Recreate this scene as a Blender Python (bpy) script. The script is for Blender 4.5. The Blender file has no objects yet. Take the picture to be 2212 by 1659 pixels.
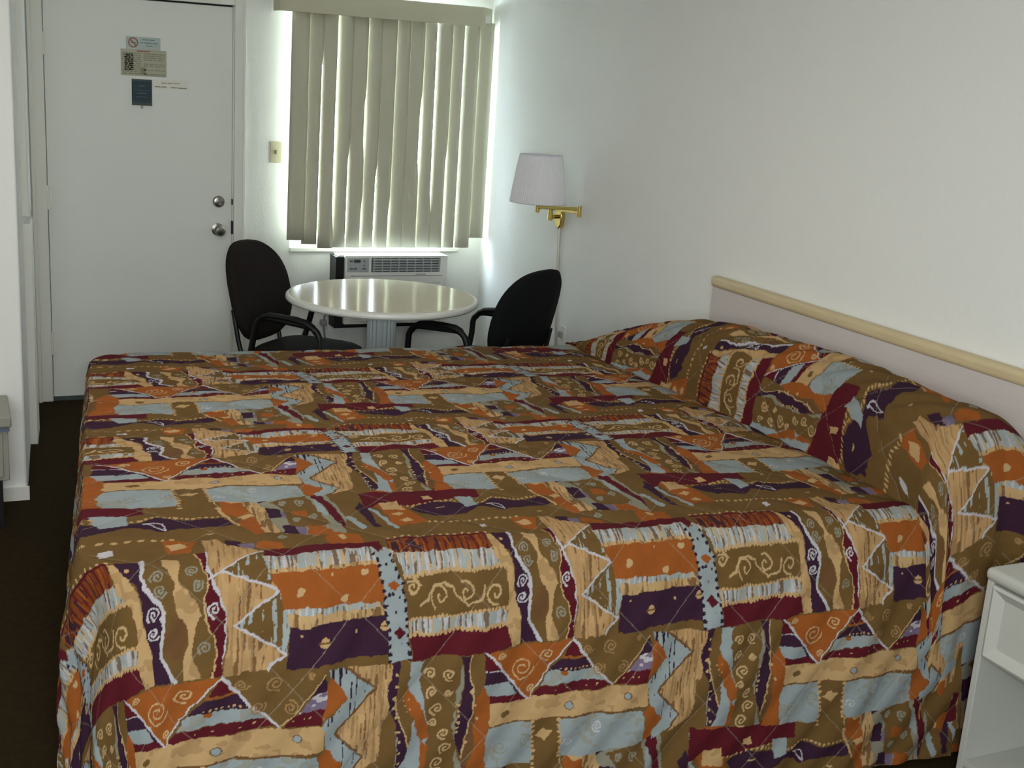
import bpy, bmesh, math, random
import numpy as np
from mathutils import Vector, Matrix

# ------------------------------------------------------------------ camera, world, lights, exposure
SC = bpy.context.scene
COL = SC.collection
YAW, PITCH, ROLL, FPX, CAMZ = 0.440027, 0.248619, 0.0649731, 2633.54, 1.7954
fw = Vector((math.sin(YAW)*math.cos(PITCH), math.cos(YAW)*math.cos(PITCH), -math.sin(PITCH)))
rt = Vector((math.cos(YAW), -math.sin(YAW), 0)); up = rt.cross(fw)
r2 = rt*math.cos(ROLL) + up*math.sin(ROLL); u2 = -rt*math.sin(ROLL) + up*math.cos(ROLL)
cam = bpy.data.cameras.new('camera'); cam.sensor_width = 36; cam.lens = 36*FPX/2212; cam.clip_start = .02
camo = bpy.data.objects.new('camera', cam); COL.objects.link(camo); SC.camera = camo
camo.matrix_world = Matrix(((r2.x,u2.x,-fw.x,0),(r2.y,u2.y,-fw.y,0),(r2.z,u2.z,-fw.z,CAMZ),(0,0,0,1)))
SC.view_settings.view_transform = 'Standard'; SC.view_settings.look = 'None'
SC.view_settings.gamma = 1; SC.view_settings.use_curve_mapping = False
SC.view_settings.exposure = 1.06
w = bpy.data.worlds.new('daylight'); SC.world = w; w.use_nodes = True
bg = w.node_tree.nodes['Background']; bg.inputs[0].default_value = (.72,.88,1,1); bg.inputs[1].default_value = 14.0
SC.cycles.use_denoising = True; SC.cycles.max_bounces = 8; SC.cycles.diffuse_bounces = 5; SC.cycles.sample_clamp_indirect = 6
def area(name, loc, target, sx, sy, power, col, spread=180):
    l = bpy.data.lights.new(name, 'AREA'); l.shape = 'RECTANGLE'; l.size = sx; l.size_y = sy; l.energy = power; l.color = col; l.spread = math.radians(spread)
    o = bpy.data.objects.new(name, l); COL.objects.link(o); o.location = loc
    o.rotation_euler = (Vector(target)-Vector(loc)).to_track_quat('-Z','Y').to_euler(); return o
area('fill_behind_camera', (-.35,-.85,1.75), (.6,3.6,1.0), 1.5, 1.1, 33, (.925,.98,1))  # unseen fill lamp, added to brighten walls and near drape
area('ceiling_fill', (.55,3.3,2.425), (.55,3.3,0), 1.1, 1.1, 7.5, (1,.97,.92))  # added fill under the ceiling, no fixture; lifts the bed top
area('camera_flash', (.10,-.03,1.86), (1.6,3.6,.75), .09, .05, 7.5, (1,1,1))

# ------------------------------------------------------------------ materials
def s2l(r,g,b):
    f = lambda c: c/12.92 if c < .04045 else ((c+.055)/1.055)**2.4
    return (f(r/255),f(g/255),f(b/255),1)
def mat(name, col, rough=.6, metal=0, noise=0, nscale=20, bump=0, bscale=200, spec=.5, coat=0, stretch=(1,1,1), trans=0):
    m = bpy.data.materials.new(name); m.use_nodes = True; nt = m.node_tree; b = nt.nodes['Principled BSDF']
    c = s2l(*col); b.inputs['Base Color'].default_value = c; b.inputs['Roughness'].default_value = rough
    b.inputs['Metallic'].default_value = metal; b.inputs['Specular IOR Level'].default_value = spec
    b.inputs['Coat Weight'].default_value = coat; b.inputs['Coat Roughness'].default_value = .08
    tc = nt.nodes.new('ShaderNodeTexCoord'); mp = nt.nodes.new('ShaderNodeMapping'); mp.inputs['Scale'].default_value = stretch
    nt.links.new(tc.outputs['Object'], mp.inputs[0])
    if noise:
        n = nt.nodes.new('ShaderNodeTexNoise'); n.inputs['Scale'].default_value = nscale; n.inputs['Detail'].default_value = 5
        nt.links.new(mp.outputs[0], n.inputs['Vector'])
        mx = nt.nodes.new('ShaderNodeMix'); mx.data_type = 'RGBA'
        mx.inputs[6].default_value = tuple(v*(1-noise) for v in c[:3])+(1,); mx.inputs[7].default_value = tuple(min(1,v*(1+noise)) for v in c[:3])+(1,)
        nt.links.new(n.outputs['Fac'], mx.inputs[0]); nt.links.new(mx.outputs[2], b.inputs['Base Color'])
    if bump:
        n2 = nt.nodes.new('ShaderNodeTexNoise'); n2.inputs['Scale'].default_value = bscale; n2.inputs['Detail'].default_value = 3
        nt.links.new(mp.outputs[0], n2.inputs['Vector'])
        bp = nt.nodes.new('ShaderNodeBump'); bp.inputs['Strength'].default_value = bump; bp.inputs['Distance'].default_value = .004
        nt.links.new(n2.outputs['Fac'], bp.inputs['Height']); nt.links.new(bp.outputs[0], b.inputs['Normal'])
    if trans:
        o = nt.nodes['Material Output']; t = nt.nodes.new('ShaderNodeBsdfTranslucent'); t.inputs[0].default_value = c
        ms = nt.nodes.new('ShaderNodeMixShader'); ms.inputs[0].default_value = trans
        nt.links.new(b.outputs[0], ms.inputs[1]); nt.links.new(t.outputs[0], ms.inputs[2]); nt.links.new(ms.outputs[0], o.inputs[0])
    return m
M = dict(
  wall=mat('painted_wall',(236,237,233),.85,noise=.02,nscale=3,bump=.25,bscale=90,spec=.2),
  ceil=mat('ceiling_paint',(226,224,214),.9,bump=.3,bscale=60,spec=.1),
  carpet=mat('dark_carpet',(46,37,22),.95,noise=.35,nscale=40,bump=.8,bscale=350,spec=.05),
  door=mat('door_paint',(230,232,226),.5,noise=.015,nscale=2,spec=.3),
  trim=mat('trim_paint',(232,232,224),.5,spec=.35),
  vane=mat('vinyl_vane',(192,189,168),.55,noise=.03,nscale=30,stretch=(8,8,.6),spec=.25,trans=.02),
  valance=mat('vinyl_valance',(190,186,163),.55,spec=.25),
  white=mat('white_plastic',(232,232,226),.4,spec=.4),
  acgrey=mat('grey_plastic',(168,174,174),.45),
  acdark=mat('louver_grey',(70,80,84),.5),
  acink=mat('panel_print',(62,68,72),.5),
  black=mat('black_metal',(14,17,17),.45,spec=.4),
  blackpad=mat('black_urethane',(17,18,19),.55,spec=.3),
  fabric=mat('black_brown_upholstery',(36,31,29),.9,noise=.2,nscale=120,bump=.4,bscale=500,spec=.15),
  fabricb=mat('black_upholstery',(20,22,23),.9,noise=.2,nscale=120,bump=.4,bscale=500,spec=.15),
  tabletop=mat('cream_laminate',(222,210,192),.16,noise=.03,nscale=5,spec=.6,coat=.35),
  tableedge=mat('white_edge',(228,230,224),.35),
  pedestal=mat('painted_column',(206,216,218),.45,noise=.03,nscale=6),
  brass=mat('brass',(206,182,104),.18,1.0),
  brasscord=mat('brass_tube',(206,202,190),.3,.5),
  shade=mat('white_pleated_shade',(248,248,252),.8,noise=.03,nscale=40,stretch=(1,1,.05),spec=.1,trans=.25),
  steel=mat('satin_nickel',(150,148,142),.25,1.0),
  almond=mat('almond_plastic',(184,177,148),.4),
  almondk=mat('almond_toggle',(150,138,106),.4),
  railwood=mat('pale_wood',(206,188,150),.5,noise=.16,nscale=14,stretch=(3,.4,3)),
  panel=mat('grey_wood_panel',(204,196,192),.6,noise=.07,nscale=22,stretch=(2,.3,8)),
  night=mat('whitewashed_laminate',(190,191,184),.5,noise=.04,nscale=14,stretch=(3,.5,3)),
  paper=mat('notice_paper',(176,174,152),.7), paperw=mat('white_paper',(228,226,214),.6), paperb=mat('pale_blue_paper',(176,190,182),.6),
  ink=mat('grey_ink',(142,140,120),.7), inkb=mat('blue_ink',(112,132,150),.7), inkr=mat('faded_red_ink',(158,104,92),.7), inkg=mat('green_ink',(106,140,120),.7), inkd=mat('dark_grey_ink',(92,90,82),.7),
  teal=mat('dark_teal_card',(22,50,60),.6), tealm=mat('teal_print',(58,88,98),.5), teald=mat('teal_border',(42,60,56),.45),
  dresser=mat('grey_laminate',(150,148,136),.5,noise=.05,nscale=10), drk=mat('dark_recess',(22,22,24),.7), bluegrey=mat('bluegrey_edge',(110,116,140),.5),
  outlet=mat('grey_outlet',(150,150,146),.5), cordgrey=mat('grey_cord',(140,142,142),.5),
  ext=mat('exterior_ground',(190,190,180),.9),
)
g = bpy.data.materials.new('window_glass'); g.use_nodes = True; nt = g.node_tree
gl = nt.nodes.new('ShaderNodeBsdfTransparent'); gs = nt.nodes.new('ShaderNodeBsdfGlossy'); gs.inputs['Roughness'].default_value = .02
ms = nt.nodes.new('ShaderNodeMixShader'); ms.inputs[0].default_value = .06
nt.links.new(gl.outputs[0], ms.inputs[1]); nt.links.new(gs.outputs[0], ms.inputs[2]); nt.links.new(ms.outputs[0], nt.nodes['Material Output'].inputs[0])
M['glass'] = g
q = bpy.data.materials.new('printed_quilt'); q.use_nodes = True; nt = q.node_tree; b = nt.nodes['Principled BSDF']
at = nt.nodes.new('ShaderNodeAttribute'); at.attribute_name = 'print'; nt.links.new(at.outputs['Color'], b.inputs['Base Color'])
b.inputs['Roughness'].default_value = .95; b.inputs['Specular IOR Level'].default_value = .12
tc = nt.nodes.new('ShaderNodeTexCoord'); nz = nt.nodes.new('ShaderNodeTexNoise'); nz.inputs['Scale'].default_value = 450; nt.links.new(tc.outputs['Object'], nz.inputs['Vector'])
bp = nt.nodes.new('ShaderNodeBump'); bp.inputs['Strength'].default_value = .12; bp.inputs['Distance'].default_value = .003
nt.links.new(nz.outputs['Fac'], bp.inputs['Height']); nt.links.new(bp.outputs[0], b.inputs['Normal']); M['quilt'] = q

# ------------------------------------------------------------------ building helpers
class MB:
    def __init__(s): s.v = []; s.f = []; s.smooth = False
    def add(s, vs, fs):
        n = len(s.v); s.v += [tuple(map(float,v)) for v in vs]; s.f += [tuple(i+n for i in f) for f in fs]; return s
    def box(s, x0,x1,y0,y1,z0,z1):
        return s.add([(x0,y0,z0),(x1,y0,z0),(x1,y1,z0),(x0,y1,z0),(x0,y0,z1),(x1,y0,z1),(x1,y1,z1),(x0,y1,z1)],
            [(0,3,2,1),(4,5,6,7),(0,1,5,4),(1,2,6,5),(2,3,7,6),(3,0,4,7)])
    def prism(s, poly, z0, z1):
        n = len(poly); vs = [(x,y,z0) for x,y in poly]+[(x,y,z1) for x,y in poly]
        return s.add(vs, [tuple(range(n-1,-1,-1)), tuple(range(n,2*n))]+[(i,(i+1)%n,n+(i+1)%n,n+i) for i in range(n)])
    def prismx(s, poly, x0, x1):                                   # poly in (y,z), extruded along x
        n = len(poly); vs = [(x0,y,z) for y,z in poly]+[(x1,y,z) for y,z in poly]
        return s.add(vs, [tuple(range(n-1,-1,-1)), tuple(range(n,2*n))]+[(i,(i+1)%n,n+(i+1)%n,n+i) for i in range(n)])
    def prismy(s, poly, y0, y1):                                   # poly in (x,z), extruded along y
        n = len(poly); vs = [(x,y0,z) for x,z in poly]+[(x,y1,z) for x,z in poly]
        return s.add(vs, [tuple(range(n)), tuple(range(2*n-1,n-1,-1))]+[(i,n+i,n+(i+1)%n,(i+1)%n) for i in range(n)])
    def lathe(s, prof, c=(0,0,0), seg=48, flute=0, nfl=0):
        vs = []; fs = []
        for r,z in prof:
            for k in range(seg):
                a = 2*math.pi*k/seg; rr = r*(1-flute*(.5-.5*math.cos(a*nfl))) if flute else r
                vs.append((c[0]+rr*math.cos(a), c[1]+rr*math.sin(a), c[2]+z))
        for i in range(len(prof)-1):
            for k in range(seg):
                k2 = (k+1)%seg; fs.append((i*seg+k,i*seg+k2,(i+1)*seg+k2,(i+1)*seg+k))
        fs.append(tuple(range(seg-1,-1,-1))); fs.append(tuple(range((len(prof)-1)*seg, len(prof)*seg)))
        return s.add(vs, fs)
    def tube(s, pts, r, seg=10, ry=None, upv=(0,0,1)):
        pts = [Vector(p) for p in pts]; n = len(pts); vs = []; fs = []; rr = r if isinstance(r,(list,tuple)) else [r]*n
        for i,p in enumerate(pts):
            d = (pts[min(i+1,n-1)]-pts[max(i-1,0)]).normalized(); a = d.cross(Vector(upv))
            if a.length < 1e-3: a = d.cross(Vector((0,1,0)))
            a.normalize(); b2 = d.cross(a); k2 = (ry/rr[i] if ry else 1)
            for k in range(seg):
                t = 2*math.pi*k/seg; vs.append(p + a*math.cos(t)*rr[i] + b2*math.sin(t)*rr[i]*k2)
        for i in range(n-1):
            for k in range(seg):
                k1 = (k+1)%seg; fs.append((i*seg+k,i*seg+k1,(i+1)*seg+k1,(i+1)*seg+k))
        fs.append(tuple(range(seg-1,-1,-1))); fs.append(tuple(range((n-1)*seg,n*seg)))
        return s.add(vs, fs)
    def grid(s, P):                                                 # P[i][j] points
        n, m = len(P), len(P[0]); vs = [p for r in P for p in r]
        return s.add(vs, [(i*m+j,i*m+j+1,(i+1)*m+j+1,(i+1)*m+j) for i in range(n-1) for j in range(m-1)])
    def build(s, name, m, parent=None, bevel=0, angle=35, seg=2, subsurf=0):
        me = bpy.data.meshes.new(name); me.from_pydata(s.v, [], s.f); me.update()
        bm = bmesh.new(); bm.from_mesh(me); bmesh.ops.recalc_face_normals(bm, faces=bm.faces); bm.to_mesh(me); bm.free()
        me.polygons.foreach_set('use_smooth', [True]*len(me.polygons)); me.set_sharp_from_angle(angle=math.radians(angle))
        me.materials.append(M[m] if isinstance(m,str) else m)
        o = bpy.data.objects.new(name, me); COL.objects.link(o)
        if parent is not None: o.parent = parent
        if bevel:
            b = o.modifiers.new('bevel','BEVEL'); b.width = bevel; b.segments = seg; b.limit_method = 'ANGLE'; b.angle_limit = math.radians(40)
        if subsurf:
            b = o.modifiers.new('sub','SUBSURF'); b.levels = subsurf; b.render_levels = subsurf
        return o
def tag(o, label, cat, group=None):
    o['label'] = label; o['category'] = cat
    if group: o['group'] = group
    return o
def thing(name, label, cat, loc=(0,0,0), rz=0, group=None):
    o = bpy.data.objects.new(name, None); COL.objects.link(o); o.location = loc; o.rotation_euler = (0,0,rz); o.empty_display_size = .1
    return tag(o, label, cat, group)
def struct(o): o['kind'] = 'structure'; return o
def B(*a): return MB().box(*a)

# ------------------------------------------------------------------ the room
XR, D, H = 2.807, 6.515, 2.44
struct(B(-1.6,XR+.1,-1.3,D+.1,-.1,0).build('floor','carpet'))
struct(B(-1.6,XR+.1,-1.3,D+.1,H,H+.1).build('ceiling','ceil'))
struct(B(XR,XR+.1,-1.3,D+.12,0,H).build('wall_right','wall'))
struct(B(-1.6,-1.5,-1.3,D+.12,0,H).build('wall_left','wall'))
struct(B(-1.5,XR,-1.4,-1.3,0,H).build('wall_front','wall'))
WX0,WX1,WZ0,WZ1 = 1.675,2.665,.80,2.12
DX0,DX1,DH = .449,1.363,2.035
bw = MB(); T = .12
bw.box(-1.5,DX0-.02,D,D+T,0,H); bw.box(DX0-.02,DX1+.02,D,D+T,DH+.02,H); bw.box(DX1+.02,WX0,D,D+T,0,H)
bw.box(WX0,WX1,D,D+T,0,WZ0); bw.box(WX0,WX1,D,D+T,WZ1,H); bw.box(WX1,XR,D,D+T,0,H)
struct(bw.build('wall_back','wall'))
# the white wall end on the left, with its low baseboard and the strip down its side
struct(MB().prism([(-1.5,5.07),(.234,5.04),(.290,5.78),(.345,6.18),(.362,D),(-1.5,D)],0,H).build('wall_entry','wall',bevel=.008))
struct(MB().prism([(-1.5,5.055),(.241,5.025),(.243,5.04),(-1.5,5.07)],0,.055).build('baseboard_entry','trim'))
tr = MB(); tr.prism([(.283,5.78),(.322,5.775),(.345,6.02),(.33,6.03)],.0,1.02); tr.prism([(.283,5.78),(.315,5.775),(.34,6.02),(.33,6.03)],1.05,H)
struct(tr.build('trim_1','trim',bevel=.003))
# door in the back wall
dr = struct(B(DX0,DX1,D+.012,D+.055,.012,DH).build('door_1','door',bevel=.003))
struct(B(DX0-.02,DX1+.02,D+.06,D+.12,0,DH+.03).build('door_gap_shade','drk'))  # dark sheet behind the door; its colour stands for shade in the gap
cs = MB(); cs.box(DX1+.006,DX1+.064,D-.014,D,0,DH+.066); cs.box(DX1+.048,DX1+.064,D-.022,D-.012,0,DH+.066)
struct(cs.build('trim_2','trim',bevel=.004))
cs = MB(); cs.box(.372,DX0-.006,D-.014,D,0,DH+.066); cs.box(.372,.392,D-.03,D-.012,0,DH+.066)
struct(cs.build('trim_3','trim',bevel=.004))
struct(B(DX0-.006,DX1+.006,D-.014,D,DH+.008,DH+.066).build('trim_4','trim',bevel=.004))
st = MB(); st.box(DX0-.0065,DX0-.0035,D-.002,D+.03,0,DH+.006); st.box(DX1+.0005,DX1+.0055,D-.002,D+.05,0,DH+.006)
struct(st.build('trim_5','trim'))
struct(B(DX0,DX1,D+.004,D+.014,.0,.022).build('trim_6','acdark'))
def knob(name, x, z, prof, parent, m='steel'):
    k = MB().lathe(prof, seg=40); o = k.build(name, m, parent); o.location = (x, D+.012, z); o.rotation_euler = (math.radians(90),0,0); return o
kb = knob('door_knob',1.290,.898,[(.001,.0),(.033,.0),(.033,.006),(.014,.012),(.012,.03),(.022,.038),(.030,.052),(.030,.062),(.022,.072),(.008,.074),(.001,.074)],dr)
db = knob('deadbolt',1.293,1.045,[(.001,0),(.031,0),(.031,.008),(.026,.018),(.020,.020),(.001,.020)],dr)
tb = B(-.006,.006,-.018,.018,.02,.036).build('thumb_turn','steel',db,bevel=.003)
for z0,z1 in ((1.743,1.851),(.995,1.114),(.250,.368)):
    h = MB().lathe([(.001,0),(.008,0),(.008,z1-z0),(.001,z1-z0)],seg=16); h.box(-.002,.022,.002,.011,.002,z1-z0-.002)
    o = h.build('hinge','trim',dr); o.location = (DX0-.002,D-.004,z0)
B(DX1-.004,DX1+.004,D-.006,D+.012,.876,.945).build('latch_plate','drk',dr); B(DX1-.003,DX1+.003,D-.004,D+.012,1.03,1.06).build('latch_plate','drk',dr)

# the notices on the door (door face at y = D+.012)
YF = D+.012
def sheet(name, x0,x1,z0,z1, m, label, cat, tilt=0, th=.002, off=0):
    o = B(x0,x1,YF-th-off,YF-off,z0,z1).build(name, m); tag(o, label, cat); return o
def printed(parent, name, m, rects, y):
    k = MB()
    for x0,x1,z0,z1 in rects: k.box(x0,x1,y-.0006,y,z0,z1)
    return k.build(name, m, parent)
ns = sheet('no_smoking_sign',.834,1.000,1.797,1.857,'paperb','small pale blue no-smoking notice at the top of the door papers','sign',off=.0026)
rg = MB(); cx,cz = .868,1.828
for k in range(40):
    a0,a1 = 2*math.pi*k/40, 2*math.pi*(k+1)/40
    rg.add([(cx+r*math.cos(a),YF-.0055,cz+r*math.sin(a)) for r,a in ((.0185,a0),(.0245,a0),(.0245,a1),(.0185,a1))],[(0,1,2,3)])
rg.add([(cx-.016,YF-.0055,cz+.012),(cx-.012,YF-.0055,cz+.016),(cx+.016,YF-.0055,cz-.012),(cx+.012,YF-.0055,cz-.016)],[(0,1,2,3)])
rg.build('red_circle','inkr',ns)
printed(ns,'cigarette_print','inkd',[(.858,.880,1.826,1.830)],YF-.0048)
printed(ns,'print_lines','inkb',[(.912,.928,1.841,1.847),(.932,.944,1.841,1.847),(.948,.972,1.841,1.847),(.902,.916,1.827,1.832),(.920,.958,1.827,1.832),(.962,.988,1.826,1.831)],YF-.0048)
printed(ns,'green_line','inkg',[(.930,.962,1.813,1.817)],YF-.0048)
n2 = sheet('printed_notice',.808,1.030,1.667,1.796,'paper','large grey printed notice in the middle of the door papers','notice')
printed(n2,'red_heading','inkr',[(.886,.950,1.785,1.791)],YF-.002)
random.seed(4); rc = []
for k in range(11):
    z = 1.776-k*.0098; x = .815
    while x < .905:
        l = random.uniform(.008,.03); rc.append((x,min(x+l,.906),z-.003,z+.003)); x += l+.005
    x = .918
    if k not in (4,7,9):
        while x < 1.02:
            l = random.uniform(.01,.035); rc.append((x,min(x+l,1.022),z-.0025,z+.0025)); x += l+.005
printed(n2,'print_lines','ink',rc,YF-.002); printed(n2,'print_block','ink',[(.826,.868,1.690,1.775),(.905,.93,1.675,1.71),(.93,1.02,1.671,1.674)],YF-.002)
cd = sheet('teal_info_card',.859,.957,1.523,1.652,'teal','dark teal framed card under the grey notice on the door','card',th=.005)
printed(cd,'print_lines','tealm',[(.894,.922,1.616,1.622),(.866,.950,1.597,1.599),(.884,.93,1.580,1.586),(.880,.935,1.563,1.567),(.866,.950,1.545,1.547)],YF-.005)
printed(cd,'border_strip','teald',[(.859,.957,1.642,1.652)],YF-.005); printed(cd,'border_strip','teald',[(.859,.957,1.523,1.540)],YF-.005)
B(.902,.912,YF-.01,YF-.002,1.508,1.524).build('metal_clip','steel',cd,bevel=.001)
sp = sheet('white_strip_notice',.962,1.139,1.610,1.655,'paperw','narrow white strip notice beside the teal card on the door','notice')
printed(sp,'print_lines','ink',[(1.005,1.03,1.637,1.641),(1.034,1.06,1.637,1.641),(1.064,1.098,1.637,1.641),(.972,1.0,1.617,1.622),(1.003,1.03,1.617,1.622),(1.05,1.082,1.616,1.621),(1.086,1.13,1.615,1.620)],YF-.002)
sw = tag(B(1.560,1.624,D-.007,D,1.258,1.370).build('light_switch','almond',bevel=.003),'almond light switch plate on the wall left of the window blind','light switch')
B(1.587,1.597,D-.016,D-.006,1.304,1.326).build('switch_toggle','almondk',sw,bevel=.002)

# window behind the blind
wf = MB(); f = .045
for a in ((WX0,WX1,WZ0,WZ0+f),(WX0,WX1,WZ1-f,WZ1),(WX0,WX0+f,WZ0+f,WZ1-f),(WX1-f,WX1,WZ0+f,WZ1-f),(2.21,2.25,WZ0+f,WZ1-f)):
    wf.box(a[0],a[1],D+.05,D+.10,a[2],a[3])
win = struct(wf.build('window_1','trim',bevel=.004))
MB().box(WX0+f,2.21,D+.072,D+.078,WZ0+f,WZ1-f).box(2.25,WX1-f,D+.072,D+.078,WZ0+f,WZ1-f).build('window_pane','glass',win)
struct(B(WX0-.0,WX1,D-.015,D+.05,WZ0-.02,WZ0+.004).build('trim_8','trim',bevel=.004))

# vertical blind
bl = thing('vertical_blind','cream vertical blind with valance covering the window','blind',(2.2,6.43,2.03))
def loc(o, p): o.matrix_parent_inverse = Matrix.Translation(-Vector(p)); return o
BP = (2.2,6.43,2.03)
va = MB(); va.prism([(1.566,6.382),(2.695,6.382),(2.79,6.495),(2.79,6.503),(2.692,6.390),(1.574,6.390),(1.574,6.51),(1.566,6.51)],2.033,2.136)
loc(va.build('valance','valance',bl,bevel=.002),BP)
loc(B(1.62,2.74,6.40,6.455,2.055,2.095).build('head_rail','trim',bl),BP)
random.seed(11)
NV = 14; x0v = 1.655; spv = .0795
botz = [.856,.833,.812]+[.815]*10+[.872]
gap = {1:(.35,1),2:(.4,1),3:(.0,.0)}
# per-boundary gap profile: (z-fraction from top, opening metres) lists
GP = {0:[(0,0),(.2,.002),(1,.003)],1:[(0,.003),(.5,.006),(1,.009)],2:[(0,.005),(.6,.010),(.85,.007),(1,.001)],3:[(0,.0),(.5,.0),(.7,.008),(1,.010)],
 4:[(0,.002),(.3,.003),(.5,.007),(.7,.002),(1,.008)],5:[(0,0),(.5,0),(.75,.009),(1,.016)],6:[(0,0),(.6,0),(.85,.005),(1,.010)],7:[(0,.003),(.3,.003),(.5,0),(1,.002)],
 8:[(0,0),(.25,.003),(.55,.007),(.9,0),(1,0)],9:[(0,.012),(.5,.011),(.8,.004),(1,0)],10:[(0,0),(.45,0),(.7,.007),(1,.009)],11:[(0,.008),(.5,.010),(1,.017)],12:[(0,0),(.3,.004),(.6,0),(1,.0)],13:[(0,0),(.3,.004),(.7,.006),(1,.008)]}
def gpf(i,t):
    if i < 0 or i not in GP: return 0
    a = GP[i]
    return float(np.interp(t,[p[0] for p in a],[p[1] for p in a]))*.6
for i in range(NV):
    zb = botz[i]; zt = 2.058; nz_ = 14; th0 = math.radians(15+random.uniform(-4,4)); P = []
    for k in range(nz_):
        t = k/(nz_-1); z = zt+(zb-zt)*t; xl = x0v+i*spv-.007+gpf(i-1,t)*.55; xr = x0v+(i+1)*spv+.007-gpf(i,t)*.45-(.007 if gpf(i,t)>.0025 else 0)
        xl += (.007 if gpf(i-1,t)>.0025 else 0)
        if i == NV-1: xr = 2.782
        lean = -.010*t*(1 if i<9 else .3)
        row = []
        for u in (-1,-.5,0,.5,1):
            xx = (xl+xr)/2+u*(xr-xl)/2+lean; yy = 6.432-u*.0045-.005*(1-u*u)+(.004 if i%2 else 0)
            row.append((xx,yy,z))
        P.append(row)
    m_ = MB().grid(P); o = loc(m_.build('vane','vane',bl),BP)
    s_ = o.modifiers.new('solid','SOLIDIFY'); s_.thickness = .0012

# window air conditioner through the wall
ac = thing('air_conditioner','white wall air conditioner under the window behind the table','air conditioner',(2.23,D,.37))
AP = (2.23,D,.37)
loc(B(1.905,2.548,6.40,D,.372,.768).build('chassis','black',ac),AP)
bz = MB(); bz.box(1.952,2.552,6.375,6.42,.395,.778); bz.box(1.92,2.552,6.41,D,.766,.777)
loc(bz.build('front_panel','white',ac,bevel=.01,seg=3),AP)
loc(B(1.962,2.085,6.372,6.376,.688,.766).build('control_panel','acgrey',ac,bevel=.002),AP)
for n_, (x0,x1,z0,z1) in enumerate(((1.999,2.036,.741,.757),(1.975,1.992,.746,.752),(2.054,2.061,.744,.752),(2.054,2.061,.722,.728),(1.975,1.993,.704,.710),(1.998,2.016,.704,.710),(2.048,2.068,.704,.710))):
    loc(B(x0,x1,6.3705,6.3725,z0,z1).build('button' if n_ else 'display_window','acink',ac),AP)
gr = loc(B(2.100,2.505,6.3725,6.376,.688,.766).build('outlet_grille','acdark',ac),AP)
lv = MB()
for k in range(5):
    z = .698+k*.0145; lv.add([(2.104,6.366,z),(2.501,6.366,z),(2.501,6.374,z+.006),(2.104,6.374,z+.006)],[(0,1,2,3)]); lv.box(2.104,2.501,6.364,6.367,z-.0028,z+.0022)
for k in range(9): lv.box(2.11+k*.048,2.115+k*.048,6.3635,6.373,.69,.764)
lv.build('louver_blades','acgrey',gr)
pn = MB(); pn.box(1.985,2.52,6.369,6.376,.41,.665)
fp = loc(pn.build('intake_panel','white',ac,bevel=.004),AP)
ln = MB()
for k in range(12): ln.box(1.995,2.51,6.3682,6.3692,.425+k*.018,.428+k*.018)
ln.box(1.985,2.52,6.3685,6.3735,.665,.669); ln.box(2.36,2.42,6.3685,6.3735,.672,.678)
loc(ln.build('intake_slots','acgrey',ac),AP)
pc = loc(MB().tube([(1.905,6.44,.50),(1.885,6.46,.46),(1.868,6.47,.425),(1.866,6.478,.39),(1.872,6.488,.34),(1.885,6.495,.28),(1.90,6.498,.18),(1.92,6.47,.06),(1.93,6.44,.012)],.006,8).build('power_cord','cordgrey',ac),AP)
B(1.850,1.882,6.462,D-.011,.372,.402).build('plug','outlet',pc,bevel=.004)
wo = tag(B(1.835,1.897,D-.006,D,.335,.445).build('wall_outlet','white',bevel=.002),'white wall outlet with a plug beside the air conditioner','outlet')

# ------------------------------------------------------------------ round table
tb_ = thing('round_table','round cream laminate table on a fluted white column by the window','table',(1.86,5.46,0))
MB().lathe([(.001,.702),(.428,.702),(.446,.704),(.456,.712),(.458,.720),(.456,.729),(.450,.734),(.4395,.736),(.001,.736)],seg=96).build('table_edge','tableedge',tb_,angle=25)
MB().lathe([(.001,.7355),(.4385,.7355),(.4395,.7372),(.436,.738),(.001,.738)],seg=96).build('table_top','tabletop',tb_,angle=6)
MB().lathe([(.070,.02),(.070,.685),(.071,.690),(.071,.702)],seg=160,flute=.10,nfl=20).build('column','pedestal',tb_)
MB().lathe([(.001,0),(.24,0),(.25,.008),(.245,.02),(.09,.035),(.075,.05),(.001,.05)],seg=64).build('base','pedestal',tb_)

# ------------------------------------------------------------------ chairs
def rounded(n_, ax, ay, ex):
    out = []
    for k in range(n_):
        a = 2*math.pi*k/n_; c_, s_ = math.cos(a), math.sin(a)
        out.append((ax*math.copysign(abs(c_)**(2/ex),c_), ay*math.copysign(abs(s_)**(2/ex),s_)))
    return out
def cushion(outline, layers):                                       # layers: (scale, offset)
    m_ = MB(); n_ = len(outline); vs = []; fs = []
    for sc_,h in layers: vs += [(x*sc_,y*sc_,h) for x,y in outline]
    for i in range(len(layers)-1):
        for k in range(n_): fs.append((i*n_+k,i*n_+(k+1)%n_,(i+1)*n_+(k+1)%n_,(i+1)*n_+k))
    fs += [tuple(range(n_-1,-1,-1)), tuple(range((len(layers)-1)*n_, len(layers)*n_))]
    m_.v = vs; m_.f = fs; return m_
def arc(cx,cz,r,a0,a1,n_=7): return [(cx+r*math.cos(math.radians(a0+(a1-a0)*k/(n_-1))), cz+r*math.sin(math.radians(a0+(a1-a0)*k/(n_-1)))) for k in range(n_)]
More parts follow.
